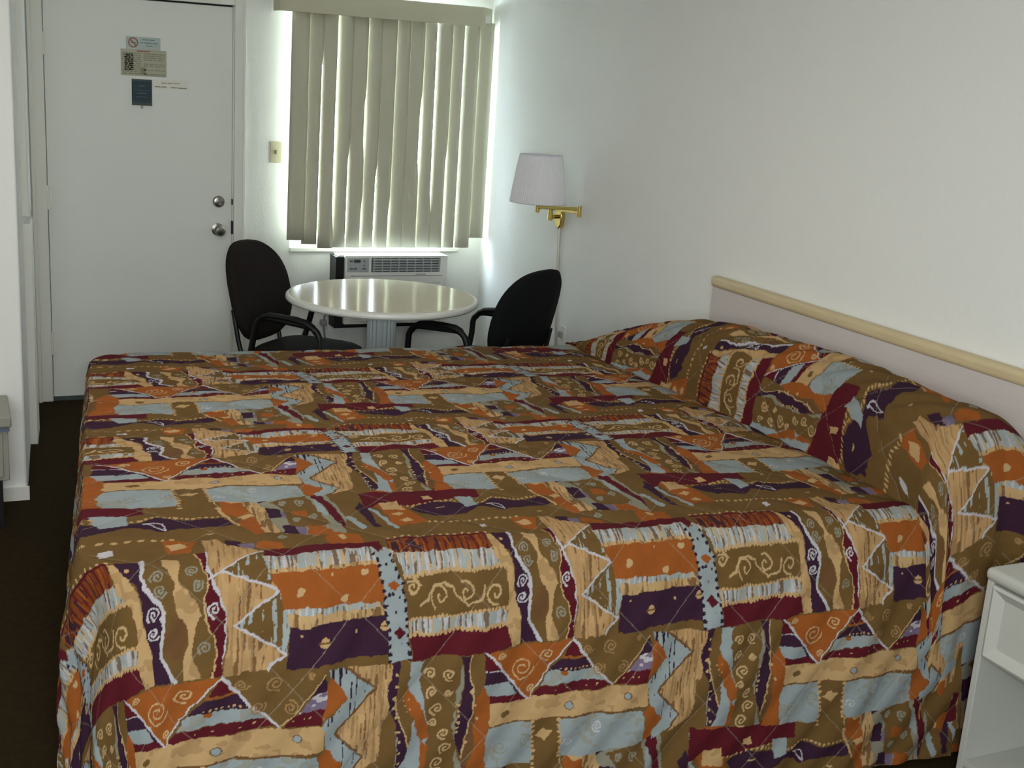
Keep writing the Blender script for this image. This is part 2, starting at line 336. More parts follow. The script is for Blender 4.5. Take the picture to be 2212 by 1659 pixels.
def make_chair(label, loc_, rz, hw, fab):
    t = thing('armchair', label, 'chair', loc_, rz, None)
    seat = cushion([(x_+.035,y_) for x_,y_ in rounded(40,.225,.235,4)], [(.90,.385),(.97,.392),(1.0,.41),(1.0,.44),(.97,.462),(.88,.475),(.6,.482),(.2,.484)])
    seat.build('seat', fab, t, angle=60)
    # backrest: outline wider at mid, rounded top, curved bottom; leaning back
    out = []
    for k in range(48):
        a = 2*math.pi*k/48; c_, s_ = math.cos(a), math.sin(a); ex = 2.9
        y = .240*math.copysign(abs(c_)**(2/ex),c_); z = .232*math.copysign(abs(s_)**(2/ex),s_)
        y *= 1.0-.14*max(0,z/.235)**2 - .10*max(0,-z/.235)**2
        out.append((y,z))
    bk = MB(); vs = []; n_ = 48; lay = [(.93,-.030),(1.0,-.018),(1.0,.004),(.97,.020),(.86,.032),(.5,.040),(.15,.042)]
    for sc_,h in lay:
        for y,z in out:
            yy, zz = y*sc_, z*sc_; hh = h + .9*yy*yy*(.9)             # dished around the sitter
            zc = .712+zz; xb = -.265-(zc-.69)*.24 + hh
            vs.append((xb, yy, zc))
    fs = []
    for i in range(len(lay)-1):
        for k in range(n_): fs.append((i*n_+k,i*n_+(k+1)%n_,(i+1)*n_+(k+1)%n_,(i+1)*n_+k))
    fs += [tuple(range(n_-1,-1,-1)), tuple(range((len(lay)-1)*n_, len(lay)*n_))]
    bk.v = vs; bk.f = fs; bk.build('backrest', fab, t, angle=60)
    for s_ in (-1,1):
        y = s_*hw; y2 = s_*(hw+.012)
        pts = [(.255,.42)]+[(.245,.52)]+arc(.175,.565,.068,12,90,7)+[(.08,.640),(-.0,.645)]+arc(-.035,.585,.062,88,155,6)+[(-.125,.47),(-.145,.42)]
        MB().tube([(x,y2 if z>.5 else y,z) for x,z in pts],.0145,12,upv=(0,1,0)).build('arm_frame','black',t)
        pd = [(.225,.604),(.205,.630),(.170,.648),(.11,.657),(.03,.660),(-.02,.660),(-.055,.650),(-.075,.632)]
        MB().tube([(x,y2,z) for x,z in pd],[.012,.02,.024,.025,.025,.025,.022,.012],14,ry=.013,upv=(0,0,1)).build('armrest','blackpad',t)
        MB().tube([(.255,y,.42),(.26,y,.2),(.268,y,.0)],.0135,12,upv=(0,1,0)).build('leg','black',t)
        MB().tube([(-.145,y,.42),(-.21,y,.2),(-.285,y,.0)],.0135,12,upv=(0,1,0)).build('leg','black',t)
        MB().tube([(-.18,s_*.175,.40),(-.222,s_*.175,.43),(-.240,s_*.178,.50),(-.256,s_*.178,.58),(-.268,s_*.178,.64)],.011,10,upv=(0,1,0)).build('back_support','black',t)
    MB().tube([(-.19,-hw,.40),(-.19,hw,.40)],.011,8).tube([(.22,-hw,.38),(.22,hw,.38)],.011,8).build('seat_frame','black',t)
    return t
make_chair('black padded armchair on the left of the round table, facing the bed',(1.505,5.585,0),math.radians(-45),.25,'fabric')
make_chair('black padded armchair right of the round table, seen from behind',(2.275,5.20,0),math.radians(121),.242,'fabricb')

# ------------------------------------------------------------------ swing arm wall lamp
lp = thing('swing_arm_lamp','brass swing-arm wall lamp with a white pleated shade','lamp',(XR,5.50,1.10))
LP = (XR,5.50,1.10)
pl = MB(); n_=14; prof = [(5.50+dy,z) for dy,z in ((-.034,1.15),(-.03,1.155),(.03,1.155),(.034,1.15),(.036,1.10),(.03,1.075),(.016,1.06),(0,1.055),(-.016,1.06),(-.03,1.075),(-.036,1.10))]
pl.prismx(prof,2.782,XR); loc(pl.build('wall_plate','brass',lp,bevel=.004),LP)
loc(MB().tube([(2.785,5.50,1.115),(2.735,5.49,1.115)],.010,12).lathe([(.001,-.028),(.0125,-.028),(.0125,.05),(.001,.05)],(2.735,5.49,1.125),16).build('wall_pivot','brass',lp),LP)
def bar(p0,p1,h,wd):
    p0,p1 = Vector(p0),Vector(p1); d = (p1-p0).normalized(); a = Vector((-d.y,d.x,0)).normalized()*wd/2; k = Vector((0,0,h/2))
    return MB().add([p0-a-k,p0+a-k,p0+a+k,p0-a+k,p1-a-k,p1+a-k,p1+a+k,p1-a+k],[(0,3,2,1),(4,5,6,7),(0,1,5,4),(1,2,6,5),(2,3,7,6),(3,0,4,7)])
EL = (2.70,5.115,1.187); SH = (2.60,5.362,1.166)
loc(bar((2.735,5.49,1.160),(EL[0],EL[1],1.182),.020,.010).build('lower_arm','brass',lp,bevel=.003),LP)
loc(bar((EL[0],EL[1],1.199),(SH[0],SH[1],1.176),.016,.010).build('upper_arm','brass',lp,bevel=.003),LP)
loc(MB().lathe([(.001,-.026),(.011,-.026),(.011,.026),(.001,.026)],(EL[0],EL[1],EL[2]),18).build('elbow','brass',lp),LP)
loc(MB().lathe([(.001,-.015),(.011,-.015),(.011,.016),(.006,.018),(.006,.07),(.016,.072),(.016,.13),(.001,.13)],SH,18).build('socket_stem','brass',lp),LP)
ss = MB(); R0,R1,zb_,zt_ = .138,.103,1.198,1.428; sg = 144; vs = []; fs = []
for r_,z in ((R0-.002,zb_),(R0,zb_+.004),((R0*2+R1)/3,zb_+.08),((R0+2*R1)/3,zb_+.16),(R1,zt_-.004),(R1-.002,zt_)):
    for k in range(sg):
        a = 2*math.pi*k/sg; rr = r_+(.0012 if k%2 else -.0012); vs.append((SH[0]+rr*math.cos(a),SH[1]+rr*math.sin(a),z))
for i in range(5):
    for k in range(sg): fs.append((i*sg+k,i*sg+(k+1)%sg,(i+1)*sg+(k+1)%sg,(i+1)*sg+k))
ss.v = vs; ss.f = fs; so = loc(ss.build('lamp_shade','shade',lp),LP); s_ = so.modifiers.new('solid','SOLIDIFY'); s_.thickness = .002
loc(MB().tube([(2.797,5.50,1.06),(2.797,5.493,.95),(2.797,5.47,.7),(2.797,5.45,.5),(2.797,5.44,.30)],.0075,10).build('cord_cover','brasscord',lp),LP)
ro = tag(B(XR-.006,XR,5.365,5.435,.46,.575).build('wall_outlet','white',bevel=.002),'white wall outlet on the right wall just behind the bed','outlet')
B(XR-.022,XR-.005,5.385,5.41,.515,.545).build('plug','outlet',ro,bevel=.003)

# ------------------------------------------------------------------ headboard
hb = thing('headboard','long grey wood headboard with a pale wood top rail on the right wall','headboard',(2.78,3.0,.3))
HP = (2.78,3.0,.3)
loc(B(2.768,2.800,2.25,4.055,.30,1.028).build('headboard_panel','panel',hb,bevel=.002),HP)
loc(B(2.756,2.804,2.25,4.06,1.022,1.066).build('top_rail','railwood',hb,bevel=.016,seg=4),HP)

# ------------------------------------------------------------------ nightstand
nt_ = thing('nightstand','whitewashed nightstand with one drawer beside the bed','nightstand',(2.62,1.95,0))
NP = (2.62,1.95,0); NX0,NX1,NY0,NY1 = 2.446,2.80,1.66,2.186
loc(B(NX0-.006,NX1,NY0,NY1,.583,.620).build('top','night',nt_,bevel=.016,seg=4),NP)
sd = B(NX0+.004,NX1,NY1-.026,NY1-.006,.0,.584); loc(sd.build('side_panel','night',nt_,bevel=.002),NP)
sd = B(NX0+.004,NX1,NY0+.006,NY0+.026,.0,.584); loc(sd.build('side_panel','night',nt_,bevel=.002),NP)
loc(B(NX1-.012,NX1,NY0+.026,NY1-.026,.02,.584).build('back_panel','night',nt_),NP)
loc(B(NX0+.008,NX1-.012,NY0+.026,NY1-.026,.040,.058).build('shelf','night',nt_,bevel=.002),NP)
# drawer: bevelled frame around a recessed panel
y0,y1,z0,z1 = NY0+.030,NY1-.030,.372,.578; bv=.034; xa=NX0-.004; xb=NX0+.014
dwm = MB(); O4=[(y0,z0),(y1,z0),(y1,z1),(y0,z1)]; I4=[(y0+bv,z0+bv),(y1-bv,z0+bv),(y1-bv,z1-bv),(y0+bv,z1-bv)]
e=.008; R4=[(y0+e,z0+e),(y1-e,z0+e),(y1-e,z1-e),(y0+e,z1-e)]
vs=[(xb+.012,a,b_) for a,b_ in O4]+[(xa+.004,a,b_) for a,b_ in O4]+[(xa,a,b_) for a,b_ in R4]+[(xb,a,b_) for a,b_ in I4]
fs=[(0,1,2,3)]
for L0 in (0,4,8):
    for k in range(4): fs.append((L0+k,L0+(k+1)%4,L0+4+(k+1)%4,L0+4+k))
fs.append((12,13,14,15)); dwm.add(vs,fs)
loc(dwm.build('drawer','night',nt_,angle=20),NP)

# ------------------------------------------------------------------ low cabinet at the left edge
dz = thing('low_cabinet','low grey cabinet beside the white wall end, cut by the left edge','cabinet',(-.35,4.84,0))
DP = (-.35,4.84,0)
loc(B(-.80,.172,4.70,5.02,.405,.447).build('cabinet_top','dresser',dz,bevel=.006),DP)
loc(B(-.78,.165,4.72,5.015,.385,.405).build('edge_band','bluegrey',dz),DP)
loc(B(-.78,.160,4.73,5.01,.19,.386).build('cabinet_body','dresser',dz,bevel=.003),DP)
loc(B(-.76,.13,4.75,5.0,.02,.19).build('plinth','drk',dz),DP)
for x in (-.74,-.28):
    dd = loc(B(x,x+.42,4.722,4.73,.205,.375).build('drawer','dresser',dz,bevel=.003),DP)
for x in (-.75,.10):
    loc(B(x,x+.035,4.74,4.775,0,.19).build('leg','black',dz),DP)

# ------------------------------------------------------------------ the bed: quilt mesh with the print as a colour attribute
SHAPES=[
('P','o',[(1.431,-0.362),(1.83,-0.371),(1.852,-0.58),(1.445,-0.514)],''),
('P','o',[(0.541,0.607),(1.001,0.56),(1.061,0.453),(1.048,0.379),(0.867,0.301),(0.616,0.315),(0.425,0.313),(0.393,0.343),(0.477,0.379),(0.614,0.392),(0.582,0.487)],''),
('P','c',[(0.611,0.602),(0.68,0.582),(0.701,0.545),(0.625,0.542)],'blotch'),
('P','p',[(0.583,0.492),(0.641,0.525),(0.753,0.506),(0.816,0.492),(0.864,0.519),(0.939,0.488),(1.021,0.497),(1.058,0.458),(1.024,0.449),(0.915,0.446),(0.877,0.433),(0.828,0.464),(0.8,0.468),(0.752,0.434),(0.651,0.438),(0.604,0.461)],''),
('C','c',(0.682,0.483),0.0123,0.003),
('L','w',[(0.833,0.492),(0.884,0.441),(0.875,0.478),(0.833,0.492)],0.006),
('D','c',[(0.597,0.513),(0.652,0.533),(0.756,0.517),(0.82,0.503),(0.862,0.526),(0.943,0.499),(1.025,0.507)],0.014,0.004),
('D','c',[(0.618,0.394),(0.684,0.386),(0.799,0.389),(0.899,0.379)],0.02,0.005),
('P','w',[(0.766,0.358),(0.789,0.358),(0.787,0.335),(0.765,0.334)],''),
('C','y',(0.987,0.41),0.0086,0.0022),
('P','O',[(0.471,0.628),(0.541,0.652),(0.563,0.575),(0.576,0.488),(0.616,0.392),(0.509,0.381),(0.494,0.487),(0.462,0.543)],''),
('P','c',[(0.484,0.568),(0.512,0.58),(0.528,0.561),(0.502,0.551)],''),
('P','c',[(0.495,0.514),(0.522,0.526),(0.538,0.508),(0.512,0.498)],''),
('P','c',[(0.515,0.461),(0.542,0.472),(0.557,0.455),(0.532,0.445)],''),
('P','c',[(0.532,0.416),(0.558,0.427),(0.574,0.409),(0.549,0.4)],''),
('P','O',[(0.875,0.377),(0.953,0.371),(0.94,0.306),(0.89,0.31)],''),
('P','c',[(0.885,0.35),(0.918,0.363),(0.935,0.335),(0.902,0.33)],''),
('P','o',[(0.983,0.735),(1.057,0.734),(1.09,0.615),(1.014,0.631)],''),
('P','O',[(1.014,0.631),(1.09,0.615),(1.108,0.535),(1.138,0.5),(1.173,0.397),(1.091,0.38),(1.059,0.448),(1.067,0.501),(1.02,0.527)],''),
('P','c',[(0.995,0.709),(1.028,0.722),(1.045,0.702),(1.013,0.69)],''),
('P','c',[(1.028,0.603),(1.062,0.615),(1.078,0.596),(1.046,0.585)],''),
('P','c',[(1.105,0.422),(1.137,0.432),(1.152,0.415),(1.122,0.405)],''),
('P','c',[(1.056,0.502),(1.089,0.513),(1.105,0.495),(1.074,0.485)],''),
('L','g',[(1.066,0.733),(1.105,0.629),(1.12,0.533),(1.16,0.477),(1.177,0.378)],0.022),
('L','c',[(0.981,0.689),(1.005,0.57),(1.057,0.444)],0.012),
('P','g',[(0.082,0.708),(0.326,0.672),(0.374,0.459),(0.354,0.352),(0.152,0.384),(0.095,0.547)],''),
('P','c',[(0.056,0.671),(0.103,0.673),(0.118,0.588),(0.137,0.549),(0.14,0.478),(0.171,0.381),(0.119,0.39),(0.101,0.493),(0.075,0.577)],'streak'),
('P','p',[(0.106,0.67),(0.142,0.672),(0.152,0.606),(0.118,0.588)],''),
('P','p',[(0.133,0.55),(0.178,0.545),(0.182,0.472),(0.144,0.476)],''),
('P','p',[(0.175,0.43),(0.212,0.429),(0.227,0.372),(0.176,0.38)],''),
('P','v',[(0.183,0.52),(0.216,0.515),(0.214,0.471),(0.181,0.472)],''),
('P','v',[(0.212,0.424),(0.245,0.423),(0.241,0.37),(0.219,0.374)],''),
('P','o',[(0.153,0.592),(0.27,0.622),(0.297,0.516),(0.323,0.415),(0.24,0.412),(0.197,0.427),(0.189,0.541)],''),
('P','O',[(0.181,0.672),(0.281,0.654),(0.283,0.625),(0.191,0.622)],''),
('P','O',[(0.218,0.526),(0.263,0.521),(0.26,0.484),(0.216,0.484)],''),
('P','O',[(0.248,0.417),(0.307,0.411),(0.324,0.357),(0.245,0.37)],''),
('S','g',(0.247,0.569),0.0146,1.6,1,0.01),
('S','g',(0.277,0.483),0.0134,1.6,1,0.01),
('S','g',(0.194,0.577),0.0122,1.6,1,0.01),
('S','g',(0.318,0.412),0.0146,1.6,1,0.01),
('S','g',(0.224,0.457),0.011,1.6,1,0.01),
('P','m',[(0.284,0.659),(0.32,0.655),(0.328,0.585),(0.354,0.507),(0.367,0.426),(0.36,0.384),(0.329,0.473),(0.316,0.549),(0.29,0.592)],''),
('P','b',[(0.289,0.6),(0.308,0.56),(0.327,0.475),(0.296,0.505)],''),
('P','O',[(0.29,0.351),(0.322,0.369),(0.39,0.341),(0.395,0.289),(0.294,0.294)],''),
('P','c',[(0.324,0.351),(0.343,0.354),(0.355,0.335),(0.337,0.324)],''),
('P','p',[(0.436,0.556),(0.451,0.512),(0.455,0.435),(0.466,0.381),(0.446,0.378),(0.426,0.466),(0.412,0.513)],''),
('L','b',[(0.447,0.612),(0.458,0.506),(0.489,0.43),(0.511,0.374)],0.02),
('L','b',[(0.383,0.464),(0.41,0.39)],0.03),
('P','k',[(0.964,0.372),(1.003,0.375),(1.017,0.347),(1.055,0.306),(1.105,0.303),(1.004,0.229),(0.98,0.254),(0.973,0.299)],'streak'),
('P','p',[(1.018,0.37),(1.056,0.358),(1.057,0.316),(1.025,0.313)],''),
('P','v',[(1.049,0.342),(1.084,0.344),(1.081,0.312),(1.058,0.312)],''),
('P','O',[(1.093,0.345),(1.16,0.339),(1.168,0.301),(1.087,0.311)],''),
('P','o',[(1.108,0.379),(1.173,0.388),(1.202,0.337),(1.154,0.326),(1.103,0.348)],''),
('S','g',(1.163,0.357),0.0103,1.2,0,0.01),
('P','m',[(1.442,-0.368),(1.598,-0.377),(1.715,-0.371),(1.83,-0.365),(1.835,-0.457),(1.804,-0.457),(1.749,-0.46),(1.622,-0.485),(1.56,-0.48),(1.497,-0.457),(1.445,-0.497),(1.442,-0.4)],''),
('P','c',[(1.642,-0.431),(1.667,-0.428),(1.671,-0.457),(1.642,-0.457)],''),
('P','b',[(1.748,-0.451),(1.803,-0.454),(1.807,-0.511),(1.764,-0.525)],''),
('P','c',[(1.495,-0.454),(1.554,-0.448),(1.566,-0.517),(1.501,-0.508)],'blotch'),
('D','c',[(1.562,-0.482),(1.62,-0.485),(1.75,-0.465)],0.016,0.004),
('P','o',[(1.014,-0.001),(1.075,-0.004),(1.161,0.002),(1.281,-0.006),(1.271,-0.026),(1.239,-0.069),(1.192,-0.129),(1.158,-0.168),(1.15,-0.168),(1.084,-0.097)],''),
('P','p',[(0.733,-0.015),(0.743,-0.015),(0.819,-0.112),(0.885,-0.191),(0.761,-0.18),(0.755,-0.157),(0.736,-0.109)],''),
('P','m',[(0.734,-0.018),(0.742,-0.015),(0.791,-0.072),(0.734,-0.066)],''),
('L','w',[(0.736,-0.069),(0.792,-0.075)],0.006),
('P','b',[(0.737,-0.114),(0.818,-0.12),(0.845,-0.163),(0.75,-0.154)],'blotch'),
('P','m',[(0.755,-0.157),(0.848,-0.163),(0.885,-0.191),(0.761,-0.18)],''),
('P','m',[(1.014,-0.004),(1.043,-0.049),(0.986,-0.058)],''),
('L','O',[(0.981,-0.06),(1.05,-0.055)],0.008),
('P','p',[(0.977,-0.066),(1.05,-0.058),(1.084,-0.1),(0.946,-0.103)],''),
('D','c',[(0.979,-0.095),(1.075,-0.092)],0.012,0.003),
('P','b',[(0.945,-0.103),(1.084,-0.1),(1.125,-0.149),(1.06,-0.137),(0.981,-0.143),(0.922,-0.149)],'blotch'),
('C','O',(0.989,-0.109),0.0082,0.0059),
('P','m',[(0.921,-0.151),(0.982,-0.146),(1.061,-0.137),(1.12,-0.146),(1.152,-0.168),(1.084,-0.171),(0.976,-0.177),(0.896,-0.183)],''),
('C','y',(0.965,-0.163),0.0025,0.0025),
('C','y',(1.004,-0.16),0.0025,0.0025),
('C','y',(1.064,-0.157),0.0025,0.0025),
('C','y',(1.095,-0.154),0.0025,0.0025),
('P','p',[(1.271,-0.023),(1.281,-0.072),(1.239,-0.08),(1.236,-0.069)],''),
('P','w',[(1.242,-0.08),(1.281,-0.072),(1.277,-0.131),(1.199,-0.131)],'blotchp'),
('P','m',[(1.193,-0.131),(1.276,-0.131),(1.269,-0.174),(1.161,-0.171)],''),
('C','y',(1.189,-0.151),0.0023,0.0023),
('C','y',(1.217,-0.151),0.0023,0.0023),
('C','y',(1.235,-0.149),0.0023,0.0023),
('P','O',[(0.74,-0.012),(0.823,-0.012),(0.918,-0.009),(1.014,-0.001),(0.942,-0.095),(0.911,-0.149),(0.885,-0.191),(0.819,-0.112)],''),
('L','w',[(0.737,-0.012),(0.76,-0.029),(0.819,-0.112),(0.885,-0.191)],0.009),
('L','w',[(0.885,-0.191),(0.942,-0.095),(1.014,-0.001)],0.006),
('L','w',[(1.014,-0.001),(1.084,-0.097),(1.152,-0.171)],0.01),
('L','y',[(1.152,-0.171),(1.192,-0.129),(1.274,-0.021)],0.005),
('S','y',(0.858,-0.08),0.0344,2,0,0.007),
('S','y',(0.788,-0.029),0.0108,1.6,0,0.007),
('S','y',(0.935,-0.046),0.0199,1.6,1,0.007),
('S','y',(0.893,-0.151),0.0108,1.6,2,0.007),
('S','t',(1.139,-0.038),0.0199,1.8,0,0.007),
('S','t',(1.062,-0.035),0.0145,1.8,1,0.007),
('S','t',(1.099,-0.106),0.0163,1.8,2,0.007),
('S','t',(1.179,-0.112),0.0181,1.8,3,0.007),
('S','t',(1.233,-0.018),0.009,1.8,0,0.007),
('P','c',[(0.761,-0.18),(0.885,-0.191),(0.896,-0.183),(0.975,-0.177),(1.085,-0.174),(1.154,-0.174),(1.271,-0.177),(1.281,-0.257),(1.19,-0.262),(1.053,-0.254),(0.903,-0.259),(0.903,-0.259),(0.757,-0.254)],'blotch'),
('L','n',[(0.757,-0.254),(0.903,-0.259),(0.982,-0.259),(1.053,-0.254),(1.189,-0.262),(1.28,-0.257)],0.006),
('C','n',(1.012,-0.22),0.0108,0.0095),
('C','b',(1.012,-0.22),0.0082,0.0069),
('C','n',(1.205,-0.211),0.0108,0.0095),
('C','b',(1.205,-0.211),0.0082,0.0069),
('C','o',(0.811,-0.22),0.0099,0.0082),
('P','b',[(0.756,-0.257),(0.902,-0.262),(0.917,-0.411),(0.763,-0.397),(0.75,-0.325)],'blotch'),
('S','g',(0.806,-0.334),0.0199,1.8,1,0.006),
('S','g',(0.889,-0.319),0.0199,1.2,3,0.006),
('P','b',[(0.985,-0.265),(1.054,-0.259),(1.263,-0.271),(1.273,-0.38),(1.25,-0.388),(1.163,-0.394),(1.093,-0.4),(1.007,-0.4),(0.99,-0.342)],'blotch'),
('S','w',(1.113,-0.305),0.0163,1.8,0,0.006),
('S','w',(1.02,-0.348),0.0163,1.2,2,0.006),
('P','o',[(0.904,-0.262),(0.984,-0.265),(0.997,-0.394),(1.012,-0.442),(0.915,-0.425)],''),
('P','c',[(0.943,-0.291),(0.969,-0.305),(0.945,-0.337),(0.92,-0.314)],''),
('D','c',[(0.904,-0.262),(0.921,-0.428)],0.016,0.005),
('D','c',[(0.985,-0.265),(0.997,-0.394)],0.016,0.005),
('P','O',[(1.282,-0.259),(1.287,-0.254),(1.338,-0.317),(1.307,-0.365),(1.277,-0.382),(1.266,-0.271)],''),
('P','O',[(1.28,-0.043),(1.293,-0.038),(1.34,-0.103),(1.271,-0.163),(1.28,-0.089)],''),
('P','k',[(1.34,-0.015),(1.468,-0.023),(1.461,-0.08),(1.454,-0.103),(1.46,-0.166),(1.443,-0.223),(1.438,-0.325),(1.355,-0.371),(1.392,-0.308),(1.308,-0.214),(1.418,-0.089)],'streak'),
('P','b',[(1.283,-0.009),(1.331,-0.015),(1.418,-0.089),(1.308,-0.214),(1.392,-0.308),(1.357,-0.357),(1.311,-0.382),(1.301,-0.362),(1.338,-0.317),(1.287,-0.254),(1.27,-0.177),(1.339,-0.103),(1.29,-0.035)],'dash'),
('L','n',[(1.335,-0.018),(1.422,-0.092),(1.309,-0.214),(1.393,-0.308),(1.355,-0.368)],0.01),
('P','b',[(0.517,-0.018),(0.557,-0.018),(0.549,-0.072),(0.558,-0.143),(0.566,-0.177),(0.581,-0.231),(0.576,-0.371),(0.493,-0.357),(0.481,-0.177),(0.513,-0.077)],''),
('P','o',[(0.486,-0.018),(0.518,-0.018),(0.511,-0.063),(0.511,-0.103),(0.53,-0.183),(0.529,-0.265),(0.525,-0.288),(0.504,-0.231),(0.485,-0.171),(0.479,-0.137),(0.483,-0.083)],''),
('P','p',[(0.464,-0.021),(0.486,-0.018),(0.485,-0.052),(0.48,-0.083),(0.477,-0.123),(0.482,-0.146),(0.489,-0.191),(0.506,-0.234),(0.524,-0.288),(0.525,-0.308),(0.504,-0.36),(0.494,-0.357),(0.49,-0.259),(0.48,-0.203),(0.461,-0.16),(0.456,-0.126),(0.455,-0.095),(0.463,-0.06)],''),
('L','y',[(0.477,-0.123),(0.489,-0.191),(0.506,-0.234),(0.524,-0.288)],0.006),
('D','y',[(0.478,-0.052),(0.478,-0.103),(0.472,-0.149),(0.485,-0.2),(0.497,-0.259),(0.501,-0.342)],0.03,0.004),
('P','O',[(0.511,-0.103),(0.532,-0.131),(0.561,-0.177),(0.58,-0.231),(0.585,-0.262),(0.562,-0.279),(0.56,-0.368),(0.593,-0.374),(0.586,-0.299),(0.562,-0.277),(0.55,-0.254),(0.53,-0.197),(0.508,-0.149),(0.502,-0.117)],''),
('C','y',(0.504,-0.14),0.0021,0.0021),
('C','y',(0.519,-0.14),0.0021,0.0021),
('C','y',(0.509,-0.157),0.0021,0.0021),
('C','y',(0.524,-0.168),0.0021,0.0021),
('C','y',(0.516,-0.177),0.0021,0.0021),
('P','g',[(0.656,-0.015),(0.676,-0.066),(0.679,-0.103),(0.667,-0.154),(0.652,-0.2),(0.646,-0.254),(0.661,-0.285),(0.663,-0.385),(0.692,-0.388),(0.665,-0.308),(0.658,-0.228)],''),
('P','o',[(0.559,-0.012),(0.656,-0.015),(0.667,-0.043),(0.665,-0.1),(0.652,-0.146),(0.641,-0.194),(0.64,-0.225),(0.661,-0.285),(0.666,-0.314),(0.665,-0.385),(0.576,-0.371),(0.584,-0.285),(0.577,-0.217),(0.564,-0.163),(0.55,-0.106),(0.547,-0.049)],''),
('S','y',(0.577,-0.063),0.0163,1.5,0,0.009),
('S','y',(0.631,-0.069),0.0177,1.5,2,0.009),
('S','y',(0.58,-0.12),0.0145,1.5,1,0.009),
('S','y',(0.634,-0.131),0.0099,1.5,3,0.009),
('S','y',(0.601,-0.174),0.019,1.5,1.5,0.009),
('S','y',(0.593,-0.223),0.0127,1.5,0,0.009),
('S','y',(0.623,-0.257),0.0154,1.5,2,0.009),
('S','y',(0.634,-0.305),0.0181,1.5,1,0.009),
('S','y',(0.614,-0.354),0.0208,1.5,2,0.009),
('P','p',[(0.664,-0.015),(0.692,-0.018),(0.692,-0.066),(0.703,-0.112),(0.7,-0.137),(0.707,-0.18),(0.697,-0.24),(0.685,-0.285),(0.685,-0.342),(0.659,-0.282),(0.658,-0.228),(0.669,-0.168),(0.679,-0.112),(0.677,-0.066)],''),
('P','o',[(0.693,-0.018),(0.738,-0.021),(0.736,-0.109),(0.72,-0.134),(0.705,-0.137),(0.702,-0.112),(0.692,-0.066)],''),
('P','n',[(0.705,-0.137),(0.723,-0.134),(0.717,-0.208),(0.714,-0.299),(0.695,-0.391),(0.686,-0.339),(0.697,-0.242),(0.708,-0.194)],''),
('P','O',[(0.734,-0.114),(0.755,-0.157),(0.761,-0.188),(0.759,-0.251),(0.751,-0.302),(0.753,-0.354),(0.763,-0.397),(0.699,-0.391),(0.716,-0.319),(0.714,-0.208),(0.715,-0.149)],''),
('L','y',[(0.694,-0.018),(0.692,-0.066),(0.703,-0.112),(0.708,-0.194),(0.697,-0.242),(0.686,-0.342)],0.006),
('D','y',[(0.701,-0.126),(0.711,-0.171)],0.018,0.006),
('D','c',[(0.665,-0.171),(0.664,-0.257)],0.014,0.004),
('D','y',[(0.721,-0.223),(0.696,-0.297)],0.03,0.004),
('P','R',[(0.458,0.297),(0.635,0.303),(0.763,0.293),(0.761,0.227),(0.554,0.235),(0.456,0.244)],'streak'),
('L','m',[(0.464,0.306),(0.603,0.304),(0.761,0.295)],0.012),
('D','c',[(0.466,0.316),(0.606,0.314),(0.763,0.302)],0.02,0.004),
('P','B',[(0.467,0.24),(0.561,0.237),(0.761,0.231),(0.787,0.18),(0.674,0.184),(0.495,0.177)],'streak'),
('P','o',[(0.495,0.177),(0.611,0.182),(0.787,0.18),(0.804,0.165),(0.809,0.117),(0.806,0.086),(0.675,0.082),(0.503,0.08)],''),
('D','c',[(0.496,0.177),(0.61,0.184),(0.786,0.182)],0.012,0.005),
('D','c',[(0.503,0.08),(0.674,0.082),(0.805,0.086)],0.012,0.005),
('P','B',[(0.504,0.078),(0.643,0.08),(0.803,0.084),(0.806,0.047),(0.66,0.047),(0.514,0.047)],'streak'),
('P','m',[(0.514,0.047),(0.66,0.047),(0.805,0.047),(0.821,-0.004),(0.741,-0.015),(0.614,-0.009),(0.52,-0.018)],''),
('D','c',[(0.515,0.047),(0.658,0.049),(0.805,0.047)],0.012,0.005),
('S','y',(0.519,0.153),0.0181,1.25,0,0.009),
('S','y',(0.6,0.128),0.0271,1.25,2.6,0.009),
('S','y',(0.676,0.132),0.0249,1.25,0.5,0.009),
('S','y',(0.766,0.124),0.026,1.25,3.3,0.009),
('L','y',[(0.501,0.165),(0.523,0.169),(0.542,0.155)],0.008),
('L','y',[(0.542,0.113),(0.561,0.122),(0.578,0.149),(0.611,0.157),(0.638,0.144),(0.651,0.122),(0.683,0.101),(0.728,0.113),(0.734,0.142)],0.008),
('P','c',[(0.762,0.293),(0.778,0.288),(0.806,0.217),(0.819,0.19),(0.827,0.155),(0.826,0.122),(0.844,0.091),(0.85,0.055),(0.85,-0.004),(0.82,-0.009),(0.805,0.047),(0.809,0.117),(0.799,0.169),(0.767,0.211)],'blotch'),
('P','o',[(0.828,0.287),(0.947,0.295),(0.963,0.246),(0.975,0.204),(0.974,0.18),(0.968,0.14),(0.98,0.111),(0.997,0.076),(1.003,0.041),(0.987,0.002),(0.914,-0.004),(0.848,-0.004),(0.851,0.066),(0.878,0.117),(0.869,0.171)],''),
('P','n',[(0.888,0.122),(0.914,0.13),(0.93,0.12),(0.935,0.084),(0.928,0.049),(0.902,0.043),(0.881,0.06),(0.879,0.093)],'blotch'),
('P','c',[(0.873,0.289),(0.914,0.271),(0.91,0.229),(0.912,0.209),(0.936,0.182),(0.954,0.157),(0.962,0.132),(0.952,0.095),(0.948,0.06),(0.955,0.035),(0.973,-0.001),(0.933,-0.004),(0.928,0.037),(0.94,0.072),(0.934,0.109),(0.915,0.134),(0.902,0.169),(0.901,0.204),(0.89,0.231),(0.876,0.258)],'blotch'),
